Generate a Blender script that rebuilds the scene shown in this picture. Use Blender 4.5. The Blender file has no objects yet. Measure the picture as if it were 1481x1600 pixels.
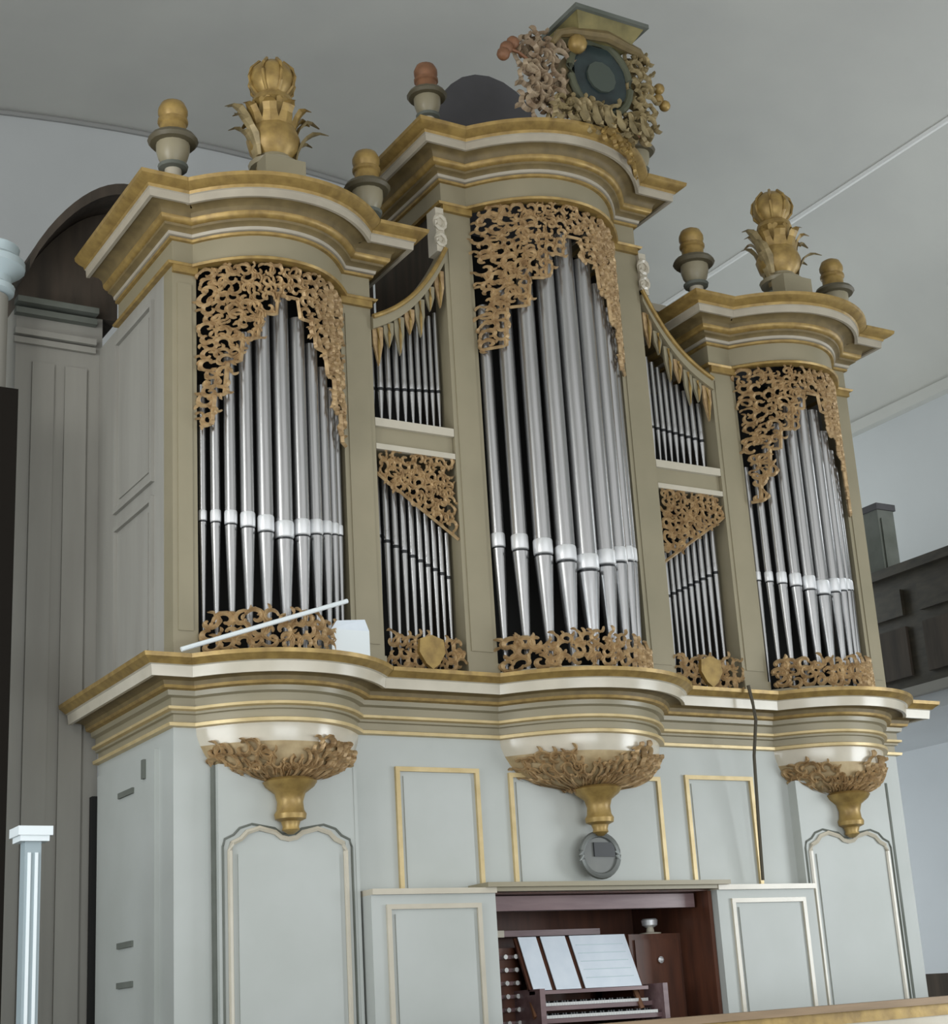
import bpy, math, random
from mathutils import Vector, Matrix
random.seed(7)
PI = math.pi
sc = bpy.context.scene
C = sc.collection

# ------------------------------------------------------------------ camera
cam = bpy.data.objects.new('camera', bpy.data.cameras.new('camera'))
C.objects.link(cam)
yaw, pitch, roll = 0.5480, 0.3049, -0.06075
fw = Vector((math.sin(yaw)*math.cos(pitch), math.cos(yaw)*math.cos(pitch), math.sin(pitch)))
r0 = fw.cross(Vector((0, 0, 1))).normalized(); u0 = r0.cross(fw)
rt = math.cos(roll)*r0 + math.sin(roll)*u0
up = -math.sin(roll)*r0 + math.cos(roll)*u0
m = Matrix(((rt.x, up.x, -fw.x), (rt.y, up.y, -fw.y), (rt.z, up.z, -fw.z)))
cam.matrix_world = Matrix.Translation((-6.465, -9.334, -2.191)) @ m.to_4x4()
cam.data.sensor_fit = 'HORIZONTAL'
cam.data.sensor_width = 36
cam.data.lens = 2534.95/1481*36
cam.data.clip_end = 200
sc.camera = cam

# ------------------------------------------------------------------ light
w = bpy.data.worlds.new('world'); sc.world = w; w.use_nodes = True
bg = w.node_tree.nodes['Background']
bg.inputs[0].default_value = (0.85, 0.86, 0.855, 1); bg.inputs[1].default_value = 1.1

def area(name, loc, aim, size, power, col):
    l = bpy.data.lights.new(name, 'AREA'); l.shape = 'RECTANGLE'
    l.size, l.size_y = size; l.energy = power; l.color = col
    o = bpy.data.objects.new(name, l); C.objects.link(o)
    o.location = loc
    o.rotation_euler = (Vector(aim)-Vector(loc)).to_track_quat('-Z', 'Y').to_euler()
    return o
area('window_light_right', (7.4, -5.0, -1.2), (1.5, 0, -2.4), (4.5, 2.6), 420, (0.90, 0.96, 1.0))
area('window_light_low', (-1.5, -9.8, -1.6), (-0.2, 0, -3.4), (6, 2.0), 260, (0.88, 0.95, 1.0))
area('window_light_left', (-7.7, -1.6, -1.2), (-3, 0.8, -2.0), (3.0, 2.4), 190, (0.90, 0.96, 1.0))
area('window_light_side', (7.4, -0.6, 3.0), (5, 3, 4.2), (2.4, 2.0), 60, (0.92, 0.97, 1.0))
area('ceiling_fill_left_high', (-7.7, -2.0, 2.6), (-3.0, 1.0, 7.4), (2.4, 2.6), 170, (0.97, 0.97, 0.95))  # added lamp lifting the left ceiling; no known window behind it
area('wall_fill_back', (4.9, 6.2, 2.8), (8.0, 3.6, 3.4), (1.6, 2.4), 80, (0.90, 0.97, 0.98))  # added lamp that brightens the right wall from behind the organ
area('wall_fill_under', (4.9, 6.2, -1.2), (8.0, 3.0, -0.8), (1.6, 1.6), 85, (0.86, 0.94, 1.0))  # added low lamp brightening the wall beneath the side gallery
sc.view_settings.view_transform = 'Standard'
sc.view_settings.look = 'None'
sc.view_settings.exposure = 0.0
sc.view_settings.gamma = 1.0
sc.view_settings.use_curve_mapping = False

# ------------------------------------------------------------------ materials
def mat(name, col, rough=0.6, metal=0.0, noise=None, bump=0.0, scale=6.0, stretch=(1, 1, 1), spec=0.5):
    M = bpy.data.materials.new(name); M.use_nodes = True
    nt = M.node_tree; b = nt.nodes['Principled BSDF']
    b.inputs['Base Color'].default_value = (*col, 1)
    b.inputs['Roughness'].default_value = rough
    b.inputs['Metallic'].default_value = metal
    b.inputs['Specular IOR Level'].default_value = spec
    if noise:
        tc = nt.nodes.new('ShaderNodeTexCoord'); mp = nt.nodes.new('ShaderNodeMapping')
        mp.inputs['Scale'].default_value = stretch
        nz = nt.nodes.new('ShaderNodeTexNoise'); nz.inputs['Scale'].default_value = scale
        nz.inputs['Detail'].default_value = 5
        cr = nt.nodes.new('ShaderNodeValToRGB')
        cr.color_ramp.elements[0].position = 0.3; cr.color_ramp.elements[1].position = 0.7
        cr.color_ramp.elements[0].color = (*noise, 1); cr.color_ramp.elements[1].color = (*col, 1)
        nt.links.new(tc.outputs['Object'], mp.inputs[0]); nt.links.new(mp.outputs[0], nz.inputs[0])
        nt.links.new(nz.outputs[0], cr.inputs[0]); nt.links.new(cr.outputs[0], b.inputs['Base Color'])
        if bump:
            bp = nt.nodes.new('ShaderNodeBump'); bp.inputs['Strength'].default_value = bump
            bp.inputs['Distance'].default_value = 0.01
            nt.links.new(nz.outputs[0], bp.inputs['Height']); nt.links.new(bp.outputs[0], b.inputs['Normal'])
    return M
PAINT = mat('case_paint', (0.305, 0.265, 0.175), 0.38, noise=(0.26, 0.23, 0.15), scale=2.2, bump=0.1)
LOWP = mat('lower_case_paint', (0.46, 0.48, 0.455), 0.5, noise=(0.41, 0.43, 0.40), scale=1.8, bump=0.1)
TRIM = mat('pale_trim_paint', (0.56, 0.51, 0.41), 0.22, noise=(0.48, 0.44, 0.35), scale=5)
PALEGILT = mat('pale_gilding', (0.62, 0.49, 0.26), 0.38, 0.2, noise=(0.50, 0.38, 0.18), scale=9)
UTRIM = mat('upper_trim_paint', (0.44, 0.395, 0.31), 0.45, noise=(0.36, 0.32, 0.25), scale=5)
OCHRE = mat('ochre_and_gilt_shade', (0.20, 0.145, 0.06), 0.6, noise=(0.13, 0.095, 0.04), scale=9)  # gilding darkened to paint in cornice underside shade; own ochre on the crown swag
GILT = mat('gilding', (0.40, 0.27, 0.085), 0.42, 0.3, noise=(0.24, 0.155, 0.05), scale=14, bump=0.2)
CARVE = mat('carved_gilding', (0.56, 0.40, 0.21), 0.45, 0.2, noise=(0.30, 0.19, 0.09), scale=18, bump=0.3)
CREST = mat('crest_gilding', (0.42, 0.33, 0.17), 0.5, 0.2, noise=(0.17, 0.13, 0.06), scale=9, bump=0.3)
COPPER = mat('reddish_gilding', (0.27, 0.125, 0.06), 0.55, 0.2, noise=(0.17, 0.08, 0.04), scale=12)
PIPE = mat('pipe_tin', (0.50, 0.50, 0.50), 0.27, 0.9, noise=(0.41, 0.41, 0.41), scale=4)
LIP = mat('polished_tin', (0.86, 0.87, 0.88), 0.34, 0.5)
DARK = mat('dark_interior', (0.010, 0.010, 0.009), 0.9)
BROWN = mat('dark_brown_wood', (0.075, 0.056, 0.040), 0.8, noise=(0.035, 0.028, 0.020), scale=3, stretch=(3, 3, 0.5))  # dark brown wood; also covers the inner tower side boards
GREENWOOD = mat('dusty_green_grey', (0.15, 0.16, 0.14), 0.8, noise=(0.10, 0.11, 0.09), scale=4)
GALLERY = mat('gallery_oak', (0.060, 0.050, 0.032), 0.6, noise=(0.025, 0.020, 0.012), scale=5, stretch=(1, 1, 3))
CONSOLE = mat('console_mahogany', (0.115, 0.040, 0.020), 0.4, noise=(0.06, 0.022, 0.012), scale=4, stretch=(4, 4, 0.6))
PINKWOOD = mat('polished_rosewood', (0.24, 0.16, 0.16), 0.3, noise=(0.14, 0.08, 0.085), scale=4, stretch=(0.5, 4, 4))
PAPER = mat('white_paper', (0.74, 0.80, 0.86), 0.7, noise=(0.66, 0.73, 0.80), scale=9)
KEYS = mat('ivory_keys', (0.62, 0.62, 0.60), 0.4)
BLACK = mat('black_enamel', (0.02, 0.022, 0.024), 0.35)
GLASS = mat('dark_dial_glass', (0.035, 0.055, 0.055), 0.25, noise=(0.015, 0.02, 0.022), scale=5)
PLASTER = mat('ceiling_plaster', (0.62, 0.62, 0.58), 0.9, noise=(0.57, 0.57, 0.54), scale=0.9, bump=0.05)
WALLP = mat('wall_plaster', (0.64, 0.66, 0.665), 0.9, noise=(0.59, 0.61, 0.615), scale=0.8)
SIDEP = mat('aged_side_paint', (0.33, 0.32, 0.285), 0.65, noise=(0.27, 0.26, 0.23), scale=1.6, stretch=(3, 3, 0.4))
WHITE = mat('white_paint', (0.74, 0.79, 0.80), 0.4)
BLUEWHITE = mat('pale_blue_paint', (0.46, 0.55, 0.58), 0.5)
RAILM = mat('rail_wood', (0.30, 0.20, 0.11), 0.5, noise=(0.20, 0.13, 0.065), scale=5, stretch=(0.4, 4, 4))
GREYM = mat('dark_roof_board', (0.085, 0.082, 0.088), 0.8, noise=(0.06, 0.058, 0.062), scale=2)

# ------------------------------------------------------------------ helpers
class MB:
    def __init__(s): s.v = []; s.f = []
    def add(s, vs, fs):
        n = len(s.v); s.v += [tuple(p) for p in vs]; s.f += [tuple(i+n for i in f) for f in fs]; return s
    def box(s, x0, x1, y0, y1, z0, z1):
        return s.add([(x0,y0,z0),(x1,y0,z0),(x1,y1,z0),(x0,y1,z0),(x0,y0,z1),(x1,y0,z1),(x1,y1,z1),(x0,y1,z1)],
                     [(0,3,2,1),(4,5,6,7),(0,1,5,4),(1,2,6,5),(2,3,7,6),(3,0,4,7)])
    def lathe(s, prof, c=(0,0,0), n=20, sy=1.0):
        vs = []; fs = []
        for r, z in prof:
            for k in range(n):
                a = 2*PI*k/n; vs.append((c[0]+r*math.cos(a), c[1]+sy*r*math.sin(a), c[2]+z))
        for i in range(len(prof)-1):
            for k in range(n):
                a, b = i*n+k, i*n+(k+1) % n
                fs.append((a, b, b+n, a+n))
        fs.append(tuple(range(n))[::-1]); fs.append(tuple(range((len(prof)-1)*n, len(prof)*n)))
        return s.add(vs, fs)
    def tube(s, pts, r, n=8, closed=False):
        pts = [Vector(p) for p in pts]; N = len(pts); vs = []; fs = []
        rr = r if isinstance(r, (list, tuple)) else [r]*N
        for i, p in enumerate(pts):
            a = pts[(i-1) % N] if (closed or i > 0) else p
            b = pts[(i+1) % N] if (closed or i < N-1) else p
            t = (b-a).normalized()
            q = t.cross(Vector((0, 0, 1)))
            if q.length < 0.05: q = t.cross(Vector((0, 1, 0)))
            q.normalize(); h = q.cross(t)
            for k in range(n):
                an = 2*PI*k/n; vs.append(p+rr[i]*(math.cos(an)*q+math.sin(an)*h))
        for i in range(N if closed else N-1):
            for k in range(n):
                a = i*n+k; b = i*n+(k+1) % n; c = ((i+1) % N)*n+(k+1) % n; d = ((i+1) % N)*n+k
                fs.append((a, b, c, d))
        if not closed:
            fs.append(tuple(range(n))[::-1]); fs.append(tuple(range((N-1)*n, N*n)))
        return s.add(vs, fs)
    def prism(s, poly, y0, y1):            # polygon in X,Z extruded in Y
        n = len(poly)
        vs = [(x, y0, z) for x, z in poly]+[(x, y1, z) for x, z in poly]
        fs = [tuple(range(n)), tuple(range(n, 2*n))[::-1]]
        fs += [(i, i+n, (i+1) % n+n, (i+1) % n) for i in range(n)]
        return s.add(vs, fs)
    def slab(s, poly, z0, z1):             # polygon in X,Y extruded in Z
        n = len(poly)
        vs = [(x, y, z0) for x, y in poly]+[(x, y, z1) for x, y in poly]
        fs = [tuple(range(n))[::-1], tuple(range(n, 2*n))]
        fs += [(i, (i+1) % n, (i+1) % n+n, i+n) for i in range(n)]
        return s.add(vs, fs)
    def build(s, name, mt, parent=None, smooth=False):
        me = bpy.data.meshes.new(name); me.from_pydata(s.v, [], s.f)
        me.materials.append(mt); me.update()
        if smooth:
            me.polygons.foreach_set('use_smooth', [True]*len(me.polygons))
            try: me.set_sharp_from_angle(angle=math.radians(38))
            except Exception: pass
        o = bpy.data.objects.new(name, me); C.objects.link(o)
        if getattr(s, 'stuff', False): o['kind'] = 'stuff'
        if parent: o.parent = parent; 
        if parent and tuple(parent.location) != (0, 0, 0) and not getattr(s, 'local', False):
            wl = Vector(parent.location)
            if parent.parent: wl = wl+Vector(parent.parent.location)
            o.location = -wl
        return o
def LB():
    b = MB(); b.local = True; return b
def tag(o, label, cat, group=None):
    o['label'] = label; o['category'] = cat
    if group: o['group'] = group
    return o
def thing(name, label, cat, loc=(0, 0, 0), group=None):
    o = bpy.data.objects.new(name, None); C.objects.link(o); o.location = loc
    o.empty_display_size = 0.1
    return tag(o, label, cat, group)
def struct(o): o['kind'] = 'structure'; return o

def offs(path, d):
    out = []; n = len(path)
    for i, p in enumerate(path):
        p = Vector(p); ns = []
        if i > 0: t = (p-Vector(path[i-1])).normalized(); ns.append(Vector((t.y, -t.x)))
        if i < n-1: t = (Vector(path[i+1])-p).normalized(); ns.append(Vector((t.y, -t.x)))
        if len(ns) == 2:
            b = (ns[0]+ns[1]).normalized(); k = min(1/max(b.dot(ns[0]), 0.35), 2.2)
            out.append(p+b*d*k)
        else: out.append(p+ns[0]*d)
    return out
def sweep(path, prof, name, mt, parent, back=0.05):
    """prof: (out, z) from bottom to top; gives a solid strip with a back face"""
    b = MB(); P = list(prof)
    P = P+[(-back, P[-1][1]), (-back, P[0][1])]
    rows = [[(q.x, q.y, z) for q in offs(path, o)] for o, z in P]
    n = len(path); vs = [p for r in rows for p in r]; fs = []
    m_ = len(P)
    for j in range(m_):
        for i in range(n-1):
            a = j*n+i; c = ((j+1) % m_)*n+i
            fs.append((a, a+1, c+1, c))
    fs.append(tuple(j*n for j in range(m_))); fs.append(tuple(j*n+n-1 for j in range(m_))[::-1])
    b.add(vs, fs)
    return b.build(name, mt, parent, smooth=True)
def bulge(c, hw, D, n=22, ex=2.2):
    return [(c+hw*t, -D*(1-abs(t)**ex)) for t in [(-1+2*i/n) for i in range(n+1)]]

# carved foliage: C-scrolls and leaves laid on a surface S(a, z) -> (point, normal, tangent)
def ribbon(mb, S, pts, wd, th):
    vs = []; fs = []; n = len(pts)
    for i, (a, z) in enumerate(pts):
        a0, z0 = pts[max(i-1, 0)]; a1, z1 = pts[min(i+1, n-1)]
        tx, tz = a1-a0, z1-z0; L = math.hypot(tx, tz) or 1; tx /= L; tz /= L
        wv = wd[i]; h = th*(0.5+0.5*wv/max(wd))
        for da, dn in ((-wv, 0), (0, h), (wv, 0), (0, -h*0.6)):
            P, N = S(a-tz*da, z+tx*da)
            vs.append(P+N*dn)
    for i in range(n-1):
        for k in range(4):
            fs.append((i*4+k, i*4+(k+1) % 4, i*4+4+(k+1) % 4, i*4+4+k))
    fs.append((3, 2, 1, 0)); fs.append(tuple(n*4-4+k for k in range(4)))
    mb.add(vs, fs)
def scroll(mb, S, a, z, r, ph, hand, th=0.02):
    N = 13; pts = []; wd = []
    for i in range(N):
        t = i/(N-1); an = ph+hand*t*5.2; rr = r*(1-0.78*t)
        pts.append((a+rr*math.cos(an), z+rr*math.sin(an)))
        wd.append(r*(0.21*math.sin(PI*(0.15+0.75*t))+0.06))
    ribbon(mb, S, pts, wd, th)
    for k in (0.0, 0.28, 0.52):
        an = ph+hand*k*5.2; rr = r*(1-0.78*k)
        leaf(mb, S, a+rr*math.cos(an), z+rr*math.sin(an), an-hand*0.7, r*random.uniform(0.6, 0.85), th)
def leaf(mb, S, a, z, an, L, th=0.02):
    pts = []; wd = []
    for i in range(5):
        t = i/4; b = an+0.9*t
        pts.append((a+L*t*math.cos(b), z+L*t*math.sin(b))); wd.append(L*(0.26*math.sin(PI*(0.12+0.8*t))+0.02))
    ribbon(mb, S, pts, wd, th)
def foliage(S, inside, box, r, seed=1, th=0.02, dens=1.0):
    """fills the part of box where inside(a, z) with scrolls on a jittered grid"""
    rnd = random.Random(seed); mb = MB(); mb.stuff = True
    a0, a1, z0, z1 = box; st = r*1.42/dens
    nz = max(1, int(round((z1-z0)/st))); na = max(1, int(round((a1-a0)/st)))
    for i in range(na):
        for j in range(nz):
            a = a0+(i+0.5)*(a1-a0)/na+rnd.uniform(-.2, .2)*r; z = z0+(j+0.5)*(z1-z0)/nz+rnd.uniform(-.2, .2)*r
            if inside(a, z):
                scroll(mb, S, a, z, r*rnd.uniform(0.85, 1.1), rnd.uniform(0, 6.28), rnd.choice((-1, 1)), th)
    return mb
def flatS(y):
    return lambda a, z: (Vector((a, y, z)), Vector((0, -1, 0)))
def bulgeS(c, hw, D, dy=0.0, ex=2.2, zf=None):
    def S(a, z):
        k = zf(z) if zf else 1.0
        t = max(-1.05, min(1.05, a/hw))
        y = -D*k*(1-abs(t)**ex)+dy
        g = -D*k*ex*abs(t)**(ex-1)*(-1)*(1 if t > 0 else -1)/(hw*k)
        N = Vector((g, -1, 0)).normalized()
        return Vector((c+a*k, y, z)), N
    return S

# ------------------------------------------------------------------ room
FL = -3.1
struct(MB().box(-8, 8, -2.35, 6.5, FL-0.3, FL).build('floor', BROWN))
struct(MB().box(-8, 8, -34, -2.35, -7.3, -7.0).build('floor', mat('nave_stone', (0.13, 0.12, 0.105), .8, noise=(.10, .09, .08), scale=1.5)))
WT, RISE, BW = 4.8, 3.0, 6.5
def vault(x): return WT+RISE*math.sqrt(max(0, 1-(x/8.0)**2))
vx = [8*math.sin(PI/2*(i/20-1)) if i <= 20 else 8*math.sin(PI/2*(i/20-1)) for i in range(41)]
# back wall closes the barrel vault with a curved top
MBw = MB().prism([(-8, FL-0.3), (8, FL-0.3)]+[(x, vault(x)+0.05) for x in vx[::-1]], BW, BW+0.2)
struct(MBw.build('wall_back', WALLP))
struct(MB().box(8.0, 8.2, -4.0, BW, 2.2, WT).box(8.0, 8.2, -12, -4.0, -6.5, WT).box(8.0, 8.2, -4.0, BW, -6.5, 1.0)
       .box(8.0, 8.2, 2.4, BW, 1.0, 2.2).build('wall_right', WALLP))
wn = struct(MB().box(4.0, 5.8, BW-0.06, BW, 1.4, 4.2).build('added_window_1', mat('added_window_pane', (0.6, 0.68, 0.72), .2)))  # invented window hidden by the organ, backing the added lamp there
panel_frame_ = MB()
for x in (3.92, 4.87, 5.80): panel_frame_.box(x, x+0.08, BW-0.12, BW-0.06, 1.3, 4.3)
for z in (1.3, 2.3, 3.3, 4.22): panel_frame_.box(3.92, 5.88, BW-0.115, BW-0.06, z, z+0.08)
panel_frame_.build('added_window_frame', TRIM, wn)
struct(MB().box(-8.2, -8.0, -3, BW, FL-3, WT).build('wall_left', WALLP))
vs = []; fs = []; nv = len(vx)
for y in (-12, BW):
    vs += [(x, y, vault(x)) for x in vx]
for y in (-12, BW):
    vs += [(x*1.01, y, vault(x)+0.1) for x in vx]
for i in range(nv-1):
    fs += [(i, i+nv, i+nv+1, i+1), (i+2*nv, i+1+2*nv, i+1+3*nv, i+3*nv)]
struct(MB().add(vs, fs).build('ceiling', PLASTER, smooth=True))
struct(MB().box(7.88, 8.0, -12, BW, WT-0.10, WT+0.04).build('trim_1', PLASTER))
struct(MB().box(-8.0, -7.88, -3, BW, WT-0.10, WT+0.04).build('trim_2', PLASTER))
struct(MB().tube([(6.1, y, vault(6.1)-0.005) for y in (-12, BW)], 0.035, 6).build('trim_3', mat('pale_rib', (0.85, 0.85, 0.83), .9)))
tv = [(x*0.996, BW-0.02, vault(x)-0.03) for x in vx[2:-2]]
struct(MB().tube(tv, 0.035, 6).build('trim_4', mat('vault_line', (0.36, 0.36, 0.35), .9)))

# side gallery on the right
g = thing('side_gallery', 'dark oak gallery front running back along the right wall', 'gallery', (6, 0, 0.7))
MB().box(6.0, 6.10, -2.5, 6.45, 0.80, 2.06).build('parapet_board', GALLERY, g)
MB().box(5.92, 6.14, -2.5, 6.45, 2.06, 2.16).build('handrail', GALLERY, g)
MB().box(5.94, 6.02, -2.5, 6.45, 0.76, 0.86).build('lower_moulding', mat('worn_moulding', (0.26, 0.25, 0.22), .6), g)
for i in range(11):
    y = -1.9+i*0.74
    MB().box(5.955, 6.0, y, y+0.5, 1.62, 1.90).build('frieze_panel', GALLERY, g)
    MB().box(5.965, 6.0, y, y+0.5, 0.98, 1.50).build('parapet_panel', BROWN, g)
MB().box(6.1, 8.0, -2.5, 6.45, 0.62, 0.80).build('gallery_floor', WALLP, g)
k = thing('grey_green_cupboard', 'plain grey-green cupboard standing at the end of the side gallery', 'cupboard', (6.5, 2.9, 0.8))
MB().box(6.12, 6.36, 2.86, 3.1, 0.80, 2.90).build('carcass', GREENWOOD, k)
MB().box(6.10, 6.38, 2.84, 3.12, 2.90, 2.97).build('cupboard_top', GREYM, k)
MB().box(6.15, 6.33, 2.84, 2.86, 0.9, 2.80).build('cupboard_door', GREENWOOD, k)

# ------------------------------------------------------------------ organ towers
def entab(path, z0, parent, h=0.49):
    s = h/0.49
    def band(prof, name, mt): sweep(path, [(o, z0+z*s) for o, z in prof], name, mt, parent)
    band([(0.0, 0), (0.035, 0.0), (0.045, 0.015), (0.02, 0.03), (0.0, 0.03)], 'lower_gilt_bead', GILT)
    band([(0.0, 0.03), (0.0, 0.185)], 'frieze', PAINT)
    band([(0.0, 0.185), (0.022, 0.188), (0.026, 0.205), (0.01, 0.21)], 'gilt_fillet', GILT)
    band([(0.01, 0.21), (0.035, 0.215), (0.04, 0.235)], 'bed_moulding', UTRIM)
    band([(0.04, 0.235), (0.052, 0.25), (0.078, 0.258), (0.082, 0.275)], 'lower_shaded_cove', OCHRE)
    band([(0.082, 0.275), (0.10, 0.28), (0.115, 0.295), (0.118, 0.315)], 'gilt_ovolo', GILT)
    band([(0.118, 0.315), (0.125, 0.345), (0.15, 0.365), (0.215, 0.372)], 'soffit', OCHRE)  # cove and soffit shade put into the colour
    band([(0.215, 0.372), (0.215, 0.355), (0.24, 0.352), (0.245, 0.405), (0.255, 0.41)], 'corona', UTRIM)
    band([(0.255, 0.41), (0.262, 0.43), (0.30, 0.445), (0.325, 0.465), (0.33, 0.49)], 'gilt_crown_moulding', GILT)
    top = [(p.x, p.y) for p in offs(path, 0.20)]
    MB().slab(top, z0+0.40*s, z0+0.47*s).build('roof_board', GREYM, parent)

def panel_frame(b, x0, x1, z0, z1, y, t=0.03, d=0.02):
    b.box(x0, x1, y-d, y, z0, z0+t).box(x0, x1, y-d, y, z1-t, z1)
    b.box(x0, x0+t, y-d, y, z0+t, z1-t).box(x1-t, x1, y-d, y, z0+t, z1-t); return b

def side_faces(x, s, y0, y1, z0, z1, parent, mt, frames):
    """outer/inner side board at x (s=-1 faces left, +1 right) with raised panel frames (y0,y1,z0,z1)"""
    b = MB(); xi = x-s*0.04
    b.box(min(x, xi), max(x, xi), y0, y1, z0, z1); o = b.build('side_board', mt, parent)
    for (a, c, d, e) in frames:
        f = MB(); t = 0.035; X0, X1 = (x-0.025, x) if s < 0 else (x, x+0.025)
        f.box(X0, X1, a, c, d, d+t).box(X0, X1, a, c, e-t, e).box(X0, X1, a, a+t, d+t, e-t).box(X0, X1, c-t, c, d+t, e-t)
        f.build('side_panel_frame', mt, o)
        MB().box(x-0.010 if s < 0 else x, x if s < 0 else x+0.010, a+0.09, c-0.09, d+0.09, e-0.09).build('side_panel', mt, o)

def side_tower(s):
    side = 'left' if s < 0 else 'right'
    t = thing('organ_tower', f'{side} side tower of the organ case with bulging cornice and gilded carving', 'organ tower', (s*2.3, 0.5, 0.03))
    zt = 2.73
    def X(a): return s*a
    for (a, b) in ((2.833, 3.0), (1.527, 1.768)):
        x0, x1 = sorted((X(a), X(b)))
        o = MB().box(x0, x1, 0, 0.16, 0.03, zt).build('pilaster', PAINT, t)
        MB().box(x0-0.004, x1+0.004, -0.02, 0, 0.05, 0.16).build('pilaster_base', PAINT, o)
        MB().box(x0+0.035, x1-0.035, -0.008, 0, 0.24, zt-0.12).build('pilaster_panel', PAINT, o)
        MB().box(x0-0.003, x1+0.003, -0.03, 0, zt-0.05, zt).build('gilt_capital_band', GILT, o)
    side_faces(s*3.0, s, 0.16, 1.52, 0.03, zt, t, SIDEP, [(0.34, 1.12, 1.32, 2.62), (0.34, 1.12, 0.12, 1.22)])
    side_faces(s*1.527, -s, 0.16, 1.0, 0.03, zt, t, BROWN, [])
    x0, x1 = sorted((X(1.56), X(2.96)))
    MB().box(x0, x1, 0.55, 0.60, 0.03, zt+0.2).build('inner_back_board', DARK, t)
    xs = sorted((s*3.0, s*1.527)); c = s*2.3
    path = [(xs[0], 1.1), (xs[0], 0)]+bulge(c, 0.555, 0.33)+[(xs[1], 0), (xs[1], 1.1)]
    entab(path, zt, t)
    # arc board behind the frieze and the toe board
    arc = bulge(c, 0.54, 0.31)
    MB().slab(arc+[(arc[-1][0], 0.5), (arc[0][0], 0.5)], 0.03, 0.10).build('toe_board', PAINT, t)
    # pipe shade: steps down towards the pilasters
    def zb(u):
        u = abs(u)/0.53
        for lim, z in ((0.16, 2.50), (0.36, 2.36), (0.56, 2.18), (0.75, 2.02), (0.88, 1.80), (1.2, 1.60)):
            if u < lim: return z
    S = bulgeS(c, 0.545, 0.30, 0.0)
    f = foliage(S, lambda a, z: z > zb(a)+0.03, (-0.51, 0.51, 1.60, 2.71), 0.052, 11+s, 0.022, 1.12)
    f.build('carved_pipe_shade', CARVE, t)
    e = MB()       # gilt edge following the steps
    pts = []
    for i in range(61):
        a = -0.52+1.04*i/60; pts.append((a, zb(a)))
    ribbon(e, S, pts, [0.013]*61, 0.02)
    e.build('shade_edge', CARVE, t)
    f = foliage(S, lambda a, z: True, (-0.52, 0.52, 0.11, 0.32), 0.060, 5+s, 0.022, 1.1)
    f.build('carved_toe_grille', CARVE, t)
    return t
side_tower(-1); side_tower(1)

def centre_tower():
    t = thing('organ_tower', 'tallest middle tower of the organ case under the round crest', 'organ tower', (0, 0.5, 0.03))
    zt = 3.64
    for s in (-1, 1):
        x0, x1 = sorted((s*0.648, s*0.892))
        o = MB().box(x0, x1, 0, 0.16, 0.03, zt).build('pilaster', PAINT, t)
        MB().box(x0-0.004, x1+0.004, -0.02, 0, 0.05, 0.16).build('pilaster_base', PAINT, o)
        MB().box(x0+0.035, x1-0.035, -0.008, 0, 0.24, zt-0.35).build('pilaster_panel', PAINT, o)
        MB().box(x0-0.003, x1+0.003, -0.03, 0, zt-0.05, zt).build('gilt_capital_band', GILT, o)
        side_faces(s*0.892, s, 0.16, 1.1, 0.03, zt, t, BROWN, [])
        # white scroll bracket beside the top of the pilaster
        b = MB(); cx = s*0.93
        b.tube([(cx+s*0.04*math.cos(a), -0.03, 3.48+0.055*math.sin(a)) for a in [i*2*PI/10 for i in range(10)]], 0.022, 6, closed=True)
        b.tube([(cx+s*0.035*math.cos(a), -0.03, 3.34+0.045*math.sin(a)) for a in [i*2*PI/10 for i in range(10)]], 0.02, 6, closed=True)
        b.box(cx-0.035, cx+0.035, -0.03, 0.10, 3.24, 3.60)
        b.build('scroll_bracket', TRIM, t)
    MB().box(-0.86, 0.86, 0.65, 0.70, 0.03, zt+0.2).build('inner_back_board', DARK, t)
    path = [(-0.892, 1.1), (-0.892, 0)]+bulge(0, 0.675, 0.42)+[(0.892, 0), (0.892, 1.1)]
    entab(path, zt, t, 0.51)
    arc = bulge(0, 0.66, 0.40)
    MB().slab(arc+[(arc[-1][0], 0.5), (arc[0][0], 0.5)], 0.03, 0.10).build('toe_board', PAINT, t)
    def zb(u):
        u = abs(u)/0.65
        for lim, z in ((0.14, 3.38), (0.36, 3.22), (0.56, 3.02), (0.76, 2.80), (1.2, 2.50)):
            if u < lim: return z
    S = bulgeS(0, 0.665, 0.39, 0.0)
    f = foliage(S, lambda a, z: z > zb(a)+0.03, (-0.63, 0.63, 2.50, 3.63), 0.054, 3, 0.022, 1.12)
    f.build('carved_pipe_shade', CARVE, t)
    e = MB(); pts = [(-0.64+1.28*i/70, zb(-0.64+1.28*i/70)) for i in range(71)]
    ribbon(e, S, pts, [0.013]*71, 0.02); e.build('shade_edge', CARVE, t)
    foliage(S, lambda a, z: True, (-0.64, 0.64, 0.11, 0.32), 0.060, 9, 0.022, 1.1).build('carved_toe_grille', CARVE, t)
centre_tower()

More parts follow.
